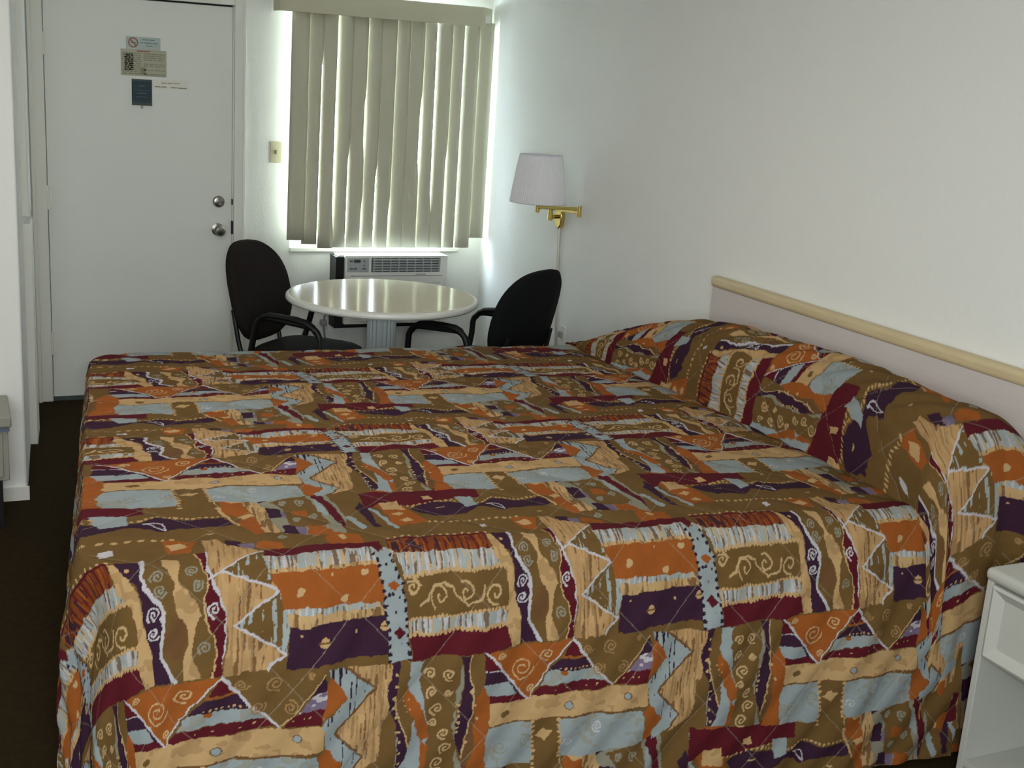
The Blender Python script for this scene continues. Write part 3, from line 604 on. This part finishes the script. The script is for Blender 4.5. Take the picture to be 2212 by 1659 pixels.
('P','p',[(0.779,0.29),(0.832,0.289),(0.831,0.223),(0.845,0.188),(0.867,0.165),(0.877,0.142),(0.878,0.117),(0.869,0.074),(0.871,0.053),(0.888,0.031),(0.914,-0.004),(0.848,-0.004),(0.851,0.066),(0.835,0.101),(0.825,0.136),(0.825,0.18),(0.813,0.213),(0.785,0.254)],''),
('L','w',[(0.832,0.289),(0.831,0.223),(0.845,0.188),(0.867,0.165),(0.877,0.142),(0.878,0.117),(0.87,0.074),(0.872,0.053),(0.889,0.031),(0.914,-0.004)],0.013),
('C','c',(0.8,0.258),0.0049,0.0033),
('S','w',(0.853,0.142),0.0154,1.6,0,0.007),
('S','w',(0.852,0.107),0.0124,1.6,2,0.007),
('S','g',(0.864,0.225),0.014,1.6,0,0.007),
('S','g',(0.871,0.192),0.0136,1.6,2,0.007),
('S','g',(0.941,0.233),0.0131,1.6,1,0.007),
('S','g',(0.951,0.198),0.0113,1.6,3,0.007),
('S','g',(0.976,0.064),0.014,1.6,0,0.007),
('P','m',[(0.947,0.295),(0.976,0.297),(0.977,0.227),(0.989,0.196),(1.005,0.163),(1.021,0.128),(1.021,0.088),(1.017,0.053),(1.021,0.004),(0.987,0.002),(1.003,0.041),(0.997,0.076),(0.98,0.111),(0.968,0.14),(0.974,0.18),(0.975,0.204),(0.963,0.246)],''),
('S','w',(0.991,0.142),0.0163,1.6,1,0.007),
('L','w',[(0.976,0.297),(0.977,0.227),(0.989,0.196),(1.006,0.163),(1.022,0.128),(1.022,0.088),(1.017,0.053),(1.021,0.004)],0.01),
('L','y',[(0.947,0.295),(0.963,0.246),(0.975,0.204),(0.974,0.18),(0.968,0.14),(0.98,0.111),(0.998,0.076),(1.004,0.041),(0.99,-0.001)],0.005),
('P','k',[(1.014,0.341),(1.108,0.297),(1.151,0.167),(1.164,0.043),(1.16,0.033),(1.117,0.006),(1.023,-0.001),(1.015,0.004),(1.019,0.062),(1.023,0.107),(1.015,0.146),(0.994,0.192),(0.975,0.252),(0.979,0.317)],'streak'),
('P','o',[(1.004,0.227),(1.103,0.287),(1.127,0.25),(1.119,0.18),(1.064,0.2)],'marks'),
('P','o',[(1.036,0.103),(1.139,0.169),(1.164,0.136),(1.172,0.086),(1.16,0.041)],'marks'),
('L','w',[(0.976,0.209),(1.004,0.227),(1.106,0.294)],0.007),
('L','w',[(1.004,0.227),(1.064,0.2),(1.138,0.171),(1.037,0.103),(1.16,0.037),(1.117,0.006)],0.008),
('P','m',[(1.109,0.3),(1.296,0.298),(1.44,0.297),(1.431,0.265),(1.261,0.262),(1.101,0.262)],''),
('P','B',[(1.104,0.262),(1.225,0.265),(1.431,0.265),(1.471,0.248),(1.458,0.215),(1.313,0.219),(1.111,0.211)],'streak'),
('P','c',[(1.112,0.219),(1.314,0.219),(1.462,0.221),(1.458,0.209),(1.313,0.211),(1.116,0.209)],'streak'),
('P','O',[(1.118,0.209),(1.24,0.211),(1.458,0.209),(1.473,0.177),(1.481,0.13),(1.413,0.126),(1.156,0.13),(1.139,0.169),(1.12,0.19)],''),
('C','y',(1.198,0.163),0.0086,0.0086),
('C','y',(1.381,0.194),0.0078,0.0078),
('C','y',(1.323,0.14),0.0086,0.0086),
('C','y',(1.285,0.196),0.0025,0.0025),
('C','y',(1.457,0.151),0.0021,0.0021),
('P','B',[(1.157,0.13),(1.413,0.126),(1.481,0.13),(1.481,0.109),(1.166,0.113)],'streak'),
('P','c',[(1.163,0.115),(1.481,0.111),(1.484,0.093),(1.267,0.093),(1.172,0.086)],'streak'),
('P','p',[(1.171,0.086),(1.269,0.093),(1.485,0.091),(1.477,0.004),(1.326,0.008),(1.162,-0.001)],''),
('C','c',(1.268,0.049),0.0095,0.0095),
('C','c',(1.439,0.07),0.009,0.009),
('C','c',(1.201,0.07),0.0029,0.0029),
('C','c',(1.356,0.068),0.0029,0.0029),
('L','n',[(1.252,0.051),(1.281,0.049)],0.006),
('L','n',[(1.429,0.068),(1.454,0.07)],0.006),
('P','b',[(0.408,0.248),(0.457,0.246),(0.474,0.188),(0.489,0.163),(0.498,0.115),(0.503,0.08),(0.517,-0.015),(0.456,-0.018),(0.446,0.074),(0.438,0.132),(0.427,0.18),(0.416,0.221)],''),
('D','x',[(0.409,0.24),(0.421,0.211),(0.427,0.18),(0.436,0.136),(0.447,0.084),(0.453,0.039),(0.459,-0.015)],0.017,0.0045),
('D','x',[(0.456,0.233),(0.471,0.188),(0.489,0.159),(0.495,0.115),(0.501,0.074),(0.508,0.035),(0.513,-0.012)],0.017,0.0045),
('P','O',[(0.444,0.159),(0.464,0.171),(0.482,0.157),(0.463,0.144)],''),
('P','m',[(0.462,0.053),(0.481,0.066),(0.499,0.051),(0.48,0.039)],''),
('P','m',[(0.411,0.265),(0.433,0.293),(0.441,0.26),(0.422,0.242)],''),
('C','x',(0.44,0.209),0.0035,0.0035),
('C','x',(0.449,0.136),0.0041,0.0041),
('C','x',(0.458,0.138),0.0029,0.0029),
('C','x',(0.478,0.132),0.0029,0.0029),
('C','x',(0.47,0.097),0.0027,0.0027),
('C','x',(0.488,0.028),0.0018,0.0018)]

PAL=dict(o=(118,90,50),c=(205,168,118),k=(196,156,108),O=(165,92,40),R=(135,68,30),m=(95,28,38),p=(62,36,56),b=(160,170,172),B=(168,176,174),w=(205,200,205),g=(150,146,128),n=(118,84,52),y=(205,172,125),x=(48,34,52),v=(128,112,138),t=(165,130,88))
def lin(c): 
    c=np.asarray(c,float)/255; return np.where(c<.04045,c/12.92,((c+.055)/1.055)**2.4)
def make_tile(SHAPES,N=520,seed=3):
    rng=np.random.default_rng(seed)
    def noise(n,m=None):
        m=m or n; g=rng.random((n,m)); yi=np.arange(N)*n/N; xi=np.arange(N)*m/N
        y0=yi.astype(int); x0=xi.astype(int); fy=(yi-y0)[:,None]; fx=(xi-x0)[None]
        fy=fy*fy*(3-2*fy); fx=fx*fx*(3-2*fx); y1=(y0+1)%n; x1=(x0+1)%m
        return (g[y0][:,x0]*(1-fy)*(1-fx)+g[y0][:,x1]*(1-fy)*fx+g[y1][:,x0]*fy*(1-fx)+g[y1][:,x1]*fy*fx)
    P={k:lin(v) for k,v in PAL.items()}
    img=np.tile(P['o'],(N,N,1))
    wx=(noise(60)-.5)*.007+(noise(150)-.5)*.0025; wy=(noise(60)-.5)*.007+(noise(150)-.5)*.0025
    st1=noise(14,170); st2=noise(22,120); st3=noise(10,210); bl=noise(26)*.6+noise(70)*.4
    def region(a,b):
        i0,i1=int(np.floor(a[0]*N))-5,int(np.ceil(b[0]*N))+5; j0,j1=int(np.floor(a[1]*N))-5,int(np.ceil(b[1]*N))+5
        I=np.arange(i0,i1); J=np.arange(j0,j1); jj=(J%N)[:,None]; ii=(I%N)[None]
        X=((I+.5)/N)[None]+wx[jj,ii]; Y=((J+.5)/N)[:,None]+wy[jj,ii]
        return X,Y,jj,ii
    def put(mask,jj,ii,col): 
        J,I=np.broadcast_arrays(jj,ii); img[J[mask],I[mask]]=col if np.ndim(col)==1 else col[mask]
    def segd(X,Y,pts):
        d=np.full(X.shape,9.)
        for (x0,y0),(x1,y1) in zip(pts[:-1],pts[1:]):
            dx,dy=x1-x0,y1-y0; L=dx*dx+dy*dy+1e-12; t=np.clip(((X-x0)*dx+(Y-y0)*dy)/L,0,1)
            d=np.minimum(d,np.hypot(X-x0-t*dx,Y-y0-t*dy))
        return d
    for S in SHAPES:
        kind,col=S[0],S[1]; base=P[col]
        if kind=='P':
            pts=np.array(S[2]); mode=S[3]; X,Y,jj,ii=region(pts.min(0),pts.max(0)); X,Y=np.broadcast_arrays(X,Y)
            ins=np.zeros(X.shape,bool); q=np.roll(pts,-1,0)
            for (x0,y0),(x1,y1) in zip(pts,q):
                if y0==y1: continue
                ins^=((y0>Y)!=(y1>Y))&(X<(x1-x0)*(Y-y0)/(y1-y0)+x0)
            c=np.tile(base,X.shape+(1,)); a=st1[jj,ii]; b=st2[jj,ii]; d=st3[jj,ii]; e=bl[jj,ii]
            if mode=='streak':
                alt={'B':('n','y','w'),'k':('n','c','t'),'c':('t','n','y'),'R':('m','x','O')}.get(col,('n','t','y'))
                for nz,al,th in ((a,alt[0],.64),(b,alt[1],.70),(d,alt[2],.70)): c=np.where((nz>th)[...,None],P[al]*.85+base*.15,c)
            elif mode=='blotch':
                alt=P['t'] if col in'c' else (P['g'] if col=='b' else P['o']); c=np.where((e>.60)[...,None],alt*.6+base*.4,c)
            elif mode=='blotchp': c=np.where((e>.52)[...,None],P['v'],c)
            elif mode=='marks': 
                m=(d>.58)&(e>.40)&(b>.35); c=np.where(m[...,None],P['B'],c)
            elif mode=='dash': c=np.where(((d>.70)&(e>.42))[...,None],P['x'],c)
            c=c*(0.90+.2*e[...,None]); put(ins,jj,ii,c)
        elif kind in'LD':
            pts=np.array(S[2]); X,Y,jj,ii=region(pts.min(0)-.02,pts.max(0)+.02)
            if kind=='L': put(segd(X,Y,pts)<S[3]*.36,jj,ii,base)
            else:
                sp,r=S[3],S[4]; seg=np.hypot(*np.diff(pts,axis=0).T); cu=np.r_[0,np.cumsum(seg)]; n=max(2,int(cu[-1]/sp)); t=np.linspace(0,cu[-1],n)
                m=np.zeros(np.broadcast(X,Y).shape,bool)
                for x,y in zip(np.interp(t,cu,pts[:,0]),np.interp(t,cu,pts[:,1])): m|=(X-x)**2+(Y-y)**2<(r*1.15)**2
                put(m,jj,ii,base)
        elif kind=='C':
            (x,y),rx,ry=S[2:5]; rx*=1.25; ry*=1.25; X,Y,jj,ii=region((x-rx,y-ry),(x+rx,y+ry)); put(((X-x)/rx)**2+((Y-y)/ry)**2<1,jj,ii,base)
        elif kind=='S':
            (x,y),r,turns,ph,w=S[2:7]; r*=1.15; th=np.linspace(0,turns*6.283,int(14*turns)+4); rr=r*(.12+.88*th/th[-1])
            pts=np.c_[x+rr*np.cos(th+ph),y+rr*np.sin(th+ph)]; X,Y,jj,ii=region(pts.min(0),pts.max(0)); put(segd(X,Y,pts)<w*.32,jj,ii,base)
    return img

TN = 840
TILE = make_tile(SHAPES, TN)*.72
HBED = .70; OX, OY = .27, 2.60; PHI = math.radians(-4)
UX, UY, VX, VY = math.cos(PHI), math.sin(PHI), -math.sin(PHI), math.cos(PHI)
def build_profile(L=1.0, R=.07, flare0=math.radians(24), flare1=math.radians(3), n=500):
    ds = L/n; o = d = 0; out = [(0,0,0)]
    for i in range(n):
        s = (i+.5)*ds; fl = flare0+(flare1-flare0)*min(1,max(0,(s-.1)/.45)); ang = min(1,s/(R*1.4))*(math.pi/2-fl)
        o += math.cos(ang)*ds; d += math.sin(ang)*ds; out.append((s+ds/2,o,d))
    return np.array(out)
PROF = build_profile(); PROF2 = build_profile(R=.11, flare0=math.radians(16), flare1=math.radians(2), L=1.1)
QA = [-.95,-.478,-.28,-.013,.335,.459,.724,.915,1.307,1.516,1.63,2.0,2.8]; TA = [-.90,-.265,0,.26,.585,.735,1.0,1.24,1.737,2.0,2.2,2.65,3.6]
def colour(s, t):
    i = (np.mod(s,1)*TN); j = (np.mod(t,1)*TN); i0 = i.astype(int)%TN; j0 = j.astype(int)%TN
    return TILE[j0,i0]
def quilt_mesh(name, X, Y, Z, S, Tt, keep, parent, A, Bq):
    n, m = X.shape
    col = np.empty((n,m,4)); col[...,:3] = colour(S,Tt); col[...,3] = 1
    # quilting thread, thin pale diagonal lines
    for sg in (1,-1):
        ph = np.abs(np.mod((A+sg*Bq*.92)/.30+.2,1)-.5)*.30
        msk = ph < .0012
        col[msk,:3] = col[msk,:3]*.5+np.array([.40,.34,.26])*.5*.75
    idx = np.arange(n*m).reshape(n,m)
    a,b_,c_,d_ = idx[:-1,:-1],idx[:-1,1:],idx[1:,1:],idx[1:,:-1]
    kf = keep[:-1,:-1]&keep[:-1,1:]&keep[1:,1:]&keep[1:,:-1]
    F = np.stack([a[kf],d_[kf],c_[kf],b_[kf]],1)
    used = np.zeros(n*m,bool); used[F.ravel()] = True; remap = np.cumsum(used)-1; F = remap[F]
    V = np.stack([X,Y,Z],-1).reshape(-1,3)[used]; C_ = col.reshape(-1,4)[used]
    me = bpy.data.meshes.new(name); me.vertices.add(len(V)); me.vertices.foreach_set('co',V.astype(np.float32).ravel())
    me.loops.add(F.size); me.loops.foreach_set('vertex_index',F.astype(np.int32).ravel())
    me.polygons.add(len(F)); me.polygons.foreach_set('loop_start',np.arange(0,F.size,4,dtype=np.int32)); me.polygons.foreach_set('loop_total',np.full(len(F),4,np.int32))
    me.update(calc_edges=True); me.validate()
    at_ = me.color_attributes.new('print','FLOAT_COLOR','POINT'); at_.data.foreach_set('color',C_.astype(np.float32).ravel())
    me.polygons.foreach_set('use_smooth',np.ones(len(F),bool)); me.materials.append(M['quilt'])
    o = bpy.data.objects.new(name,me); COL.objects.link(o)
    if parent: o.parent = parent
    return o
def puff(A,Bq):                                                     # quilted relief: sunk along the thread lines
    r = np.ones_like(A)
    for sg in (1,-1):
        ph = np.abs(np.mod((A+sg*Bq*.92)/.30+.2,1)-.5)*.30
        r = np.minimum(r, np.clip(ph/.05,0,1)**.6)
    return r
def seamx(b): return 2.215-.108*b                                  # tuck line in bed-local p
bed = thing('bed','wide bed under an orange, olive and plum printed quilt','bed',(1.4,3.5,0))
BDP = (1.4,3.5,0)
na = 700
bs = np.concatenate([np.arange(-.80,.12,.0022),np.arange(.12,.9,.0034),np.arange(.9,2.0,.0055),np.arange(2.0,2.62,.012)])
as_ = np.concatenate([np.arange(-.80,-.1,.004),np.arange(-.1,2.28,.0022)])
A, Bq = np.meshgrid(as_, bs, indexing='ij')
RC = .13
def drape_pos(A, Bq, width=2.0, rc=RC):
    da = np.maximum(0, rc-A); dbn = np.maximum(0, rc-Bq); dbf = np.maximum(0, Bq-(width-rc))
    db = np.maximum(dbn, dbf); r = np.hypot(da, db); e = np.maximum(0, r-rc)
    ca = np.where(r>1e-9, da/np.maximum(r,1e-9), 0); cb = np.where(r>1e-9, db/np.maximum(r,1e-9), 0)
    o = np.interp(e, PROF[:,0], PROF[:,1]); d = np.interp(e, PROF[:,0], PROF[:,2])
    sgn = np.where(dbn>=dbf, -1, 1)
    rr = np.minimum(r, rc)+o*(1-.78*ca**1.5)+.05*ca**2*np.clip(r/rc,0,1)**2
    core_a = np.maximum(A, rc); core_b = np.clip(Bq, rc, width-rc)
    return core_a-ca*rr, core_b+sgn*cb*rr, d, e, ca, cb*sgn
p_, q_, drop, e_, ca_, cb_ = drape_pos(A, Bq)
# gentle folds in the hanging cloth, a little unevenness on top
wav = np.clip(e_/.25,0,1)
along = np.where(np.abs(cb_)>.7, A, Bq)
fold = wav*(.006*np.sin(along*2*math.pi/.37+.6)+.004*np.sin(along*2*math.pi/.21+e_*3)+.004*np.sin((along+e_*.8)*2*math.pi/.11))
corner = np.clip(np.minimum(np.abs(ca_),np.abs(cb_))*1.6,0,1)
fold += corner*wav*.018*np.sin(np.arctan2(np.abs(cb_),np.abs(ca_)+1e-9)*7)
pf = puff(A,Bq)*.0045
fold = fold + wav*pf
p_ = p_-ca_*fold; q_ = q_+cb_*fold
topm = 1-np.clip(e_/.05,0,1)
z_ = HBED-drop + topm*(pf+.004*np.sin(A*5.1+1)*np.sin(Bq*4.3)-.004)
# small diagonal creases near the edges
z_ += topm*.0015*np.sin((A*.7+Bq)*2*math.pi/.16)
sx = seamx(np.clip(Bq,-.1,2.05)); near = np.clip((p_-(sx-.10))/.10,0,1.4); z_ -= topm*near**2*.018
skew = .045*np.clip(Bq,0,2)*np.clip(1-A/2.2,0,1.2)
P_ = p_+skew
X = OX+P_*UX+q_*VX; Y = OY+P_*UY+q_*VY
keep = (z_>.012)&(p_ < sx+.02)&(drop < .70)
S = 1.22*P_ -.09*np.clip(Bq,-9,9) - .32
S = np.where(A<RC, 1.22*(A+skew)-.09*Bq-.32, S)
S = S+.07*np.clip((.35-A)/.35,0,1)
Tt = np.interp(Bq, QA, TA)
o = quilt_mesh('bedspread', X, Y, z_, S, Tt, keep, bed, A, Bq); loc(o, BDP)
# the part of the quilt rolled over the pillows at the head
prof = np.array([(0.0,.672),(.006,.700),(.008,.745),(.012,.80),(.030,.860),(.062,.912),(.105,.945),(.150,.957),(.195,.950),(.235,.925),(.262,.890),(.272,.84),(.274,.74)])
seg = np.r_[0,np.cumsum(np.hypot(*np.diff(prof,axis=0).T))]; cs_ = np.arange(0,seg[-1],.0028)
def smooth(v,k=9):
    ke = np.ones(k)/k; pad = np.r_[np.full(k//2,v[0]),v,np.full(k//2,v[-1])]; return np.convolve(pad,ke,'valid')
fx = smooth(np.interp(cs_,seg,prof[:,0])); fz = smooth(np.interp(cs_,seg,prof[:,1]))
bs2 = np.concatenate([np.arange(-1.05,.3,.003),np.arange(.3,2.14,.0042)])
Cc, B2 = np.meshgrid(cs_, bs2, indexing='ij')
FX = np.interp(Cc,cs_,fx); FZ = np.interp(Cc,cs_,fz)
hs = np.interp(B2,[-2,.3,.8,1.15,1.45,1.65,1.85,1.97,2.06,2.14],[1.0,1.02,1.03,1.0,.86,.70,.46,.27,.10,.02])
b0 = .02; e2 = np.maximum(0, b0-B2)
o2 = np.interp(e2/1.12, PROF2[:,0], PROF2[:,1]); d2 = np.interp(e2/1.12, PROF2[:,0], PROF2[:,2])*1.12
wrel = np.clip((FZ-.67)/.27,0,1)
zt2 = .672+(FZ-.672)*hs
# rounded near end of the roll
z2 = zt2-d2
qq = np.maximum(B2,b0)-o2
qq = qq - .02*np.clip(e2/.15,0,1)                                   # hangs a little outside the rest of the quilt
sxx = seamx(np.clip(B2,-.1,2.05)); wid = (2.752-OX-qq*VX)/UX - sxx
wsc = wid/prof[-1,0]
bulge = .018*np.sin(B2*2*math.pi/.9+.5)*wrel
pp = sxx+FX*wsc - bulge - .085*np.clip((.5-B2)/.55,0,1)*np.clip(1.3-FX/.2,0,1) - np.clip(e2/.2,0,1)*.015
bott = (1-wrel)*np.clip(e2/.06,0,1)
fold2 = np.clip(e2/.25,0,1)*(.010*np.sin(Cc*2*math.pi/.14+1)+.005*np.sin(Cc*2*math.pi/.08))
qq = qq-fold2
pf2 = puff(Cc+2.2,B2)*.006; z2 = z2+pf2*np.clip(1-e2/.1,0,1); pp = pp-pf2*(1-wrel)
z2 += np.clip(1-e2/.1,0,1)*.004*np.sin((Cc*1.5+B2)*2*math.pi/.13)
X2 = OX+pp*UX+qq*VX; Y2 = OY+pp*UY+qq*VY
keep2 = (z2>.012)&(X2<2.765)
S2 = .52+1.22*Cc+.22*np.clip((.40-B2)/.45,0,1); T2 = np.interp(B2,[-1.1,-.36,.0,.26,.50,.86,1.43,1.78,2.08,2.2],[-.80,.0,.33,.46,.60,1.03,1.60,2.03,2.5,2.65])
o = quilt_mesh('quilted_pillow_roll', X2, Y2, z2, S2, T2, keep2, bed, Cc+2.2, B2); loc(o, BDP)
MBX = MB()
def lp2w(p,q,z): return (OX+p*UX+q*VX, OY+p*UY+q*VY, z)
def slab(p0,p1,q0,q1,z0,z1): 
    return MB().add([lp2w(p0,q0,z0),lp2w(p1,q0,z0),lp2w(p1,q1,z0),lp2w(p0,q1,z0),lp2w(p0,q0,z1),lp2w(p1,q0,z1),lp2w(p1,q1,z1),lp2w(p0,q1,z1)],[(0,3,2,1),(4,5,6,7),(0,1,5,4),(1,2,6,5),(2,3,7,6),(3,0,4,7)])
loc(slab(.14,2.24,.06,1.94,.42,.655).build('mattress','white',bed,bevel=.03),BDP)
loc(slab(.16,2.24,.08,1.92,.0,.415).build('bed_base','drk',bed),BDP)
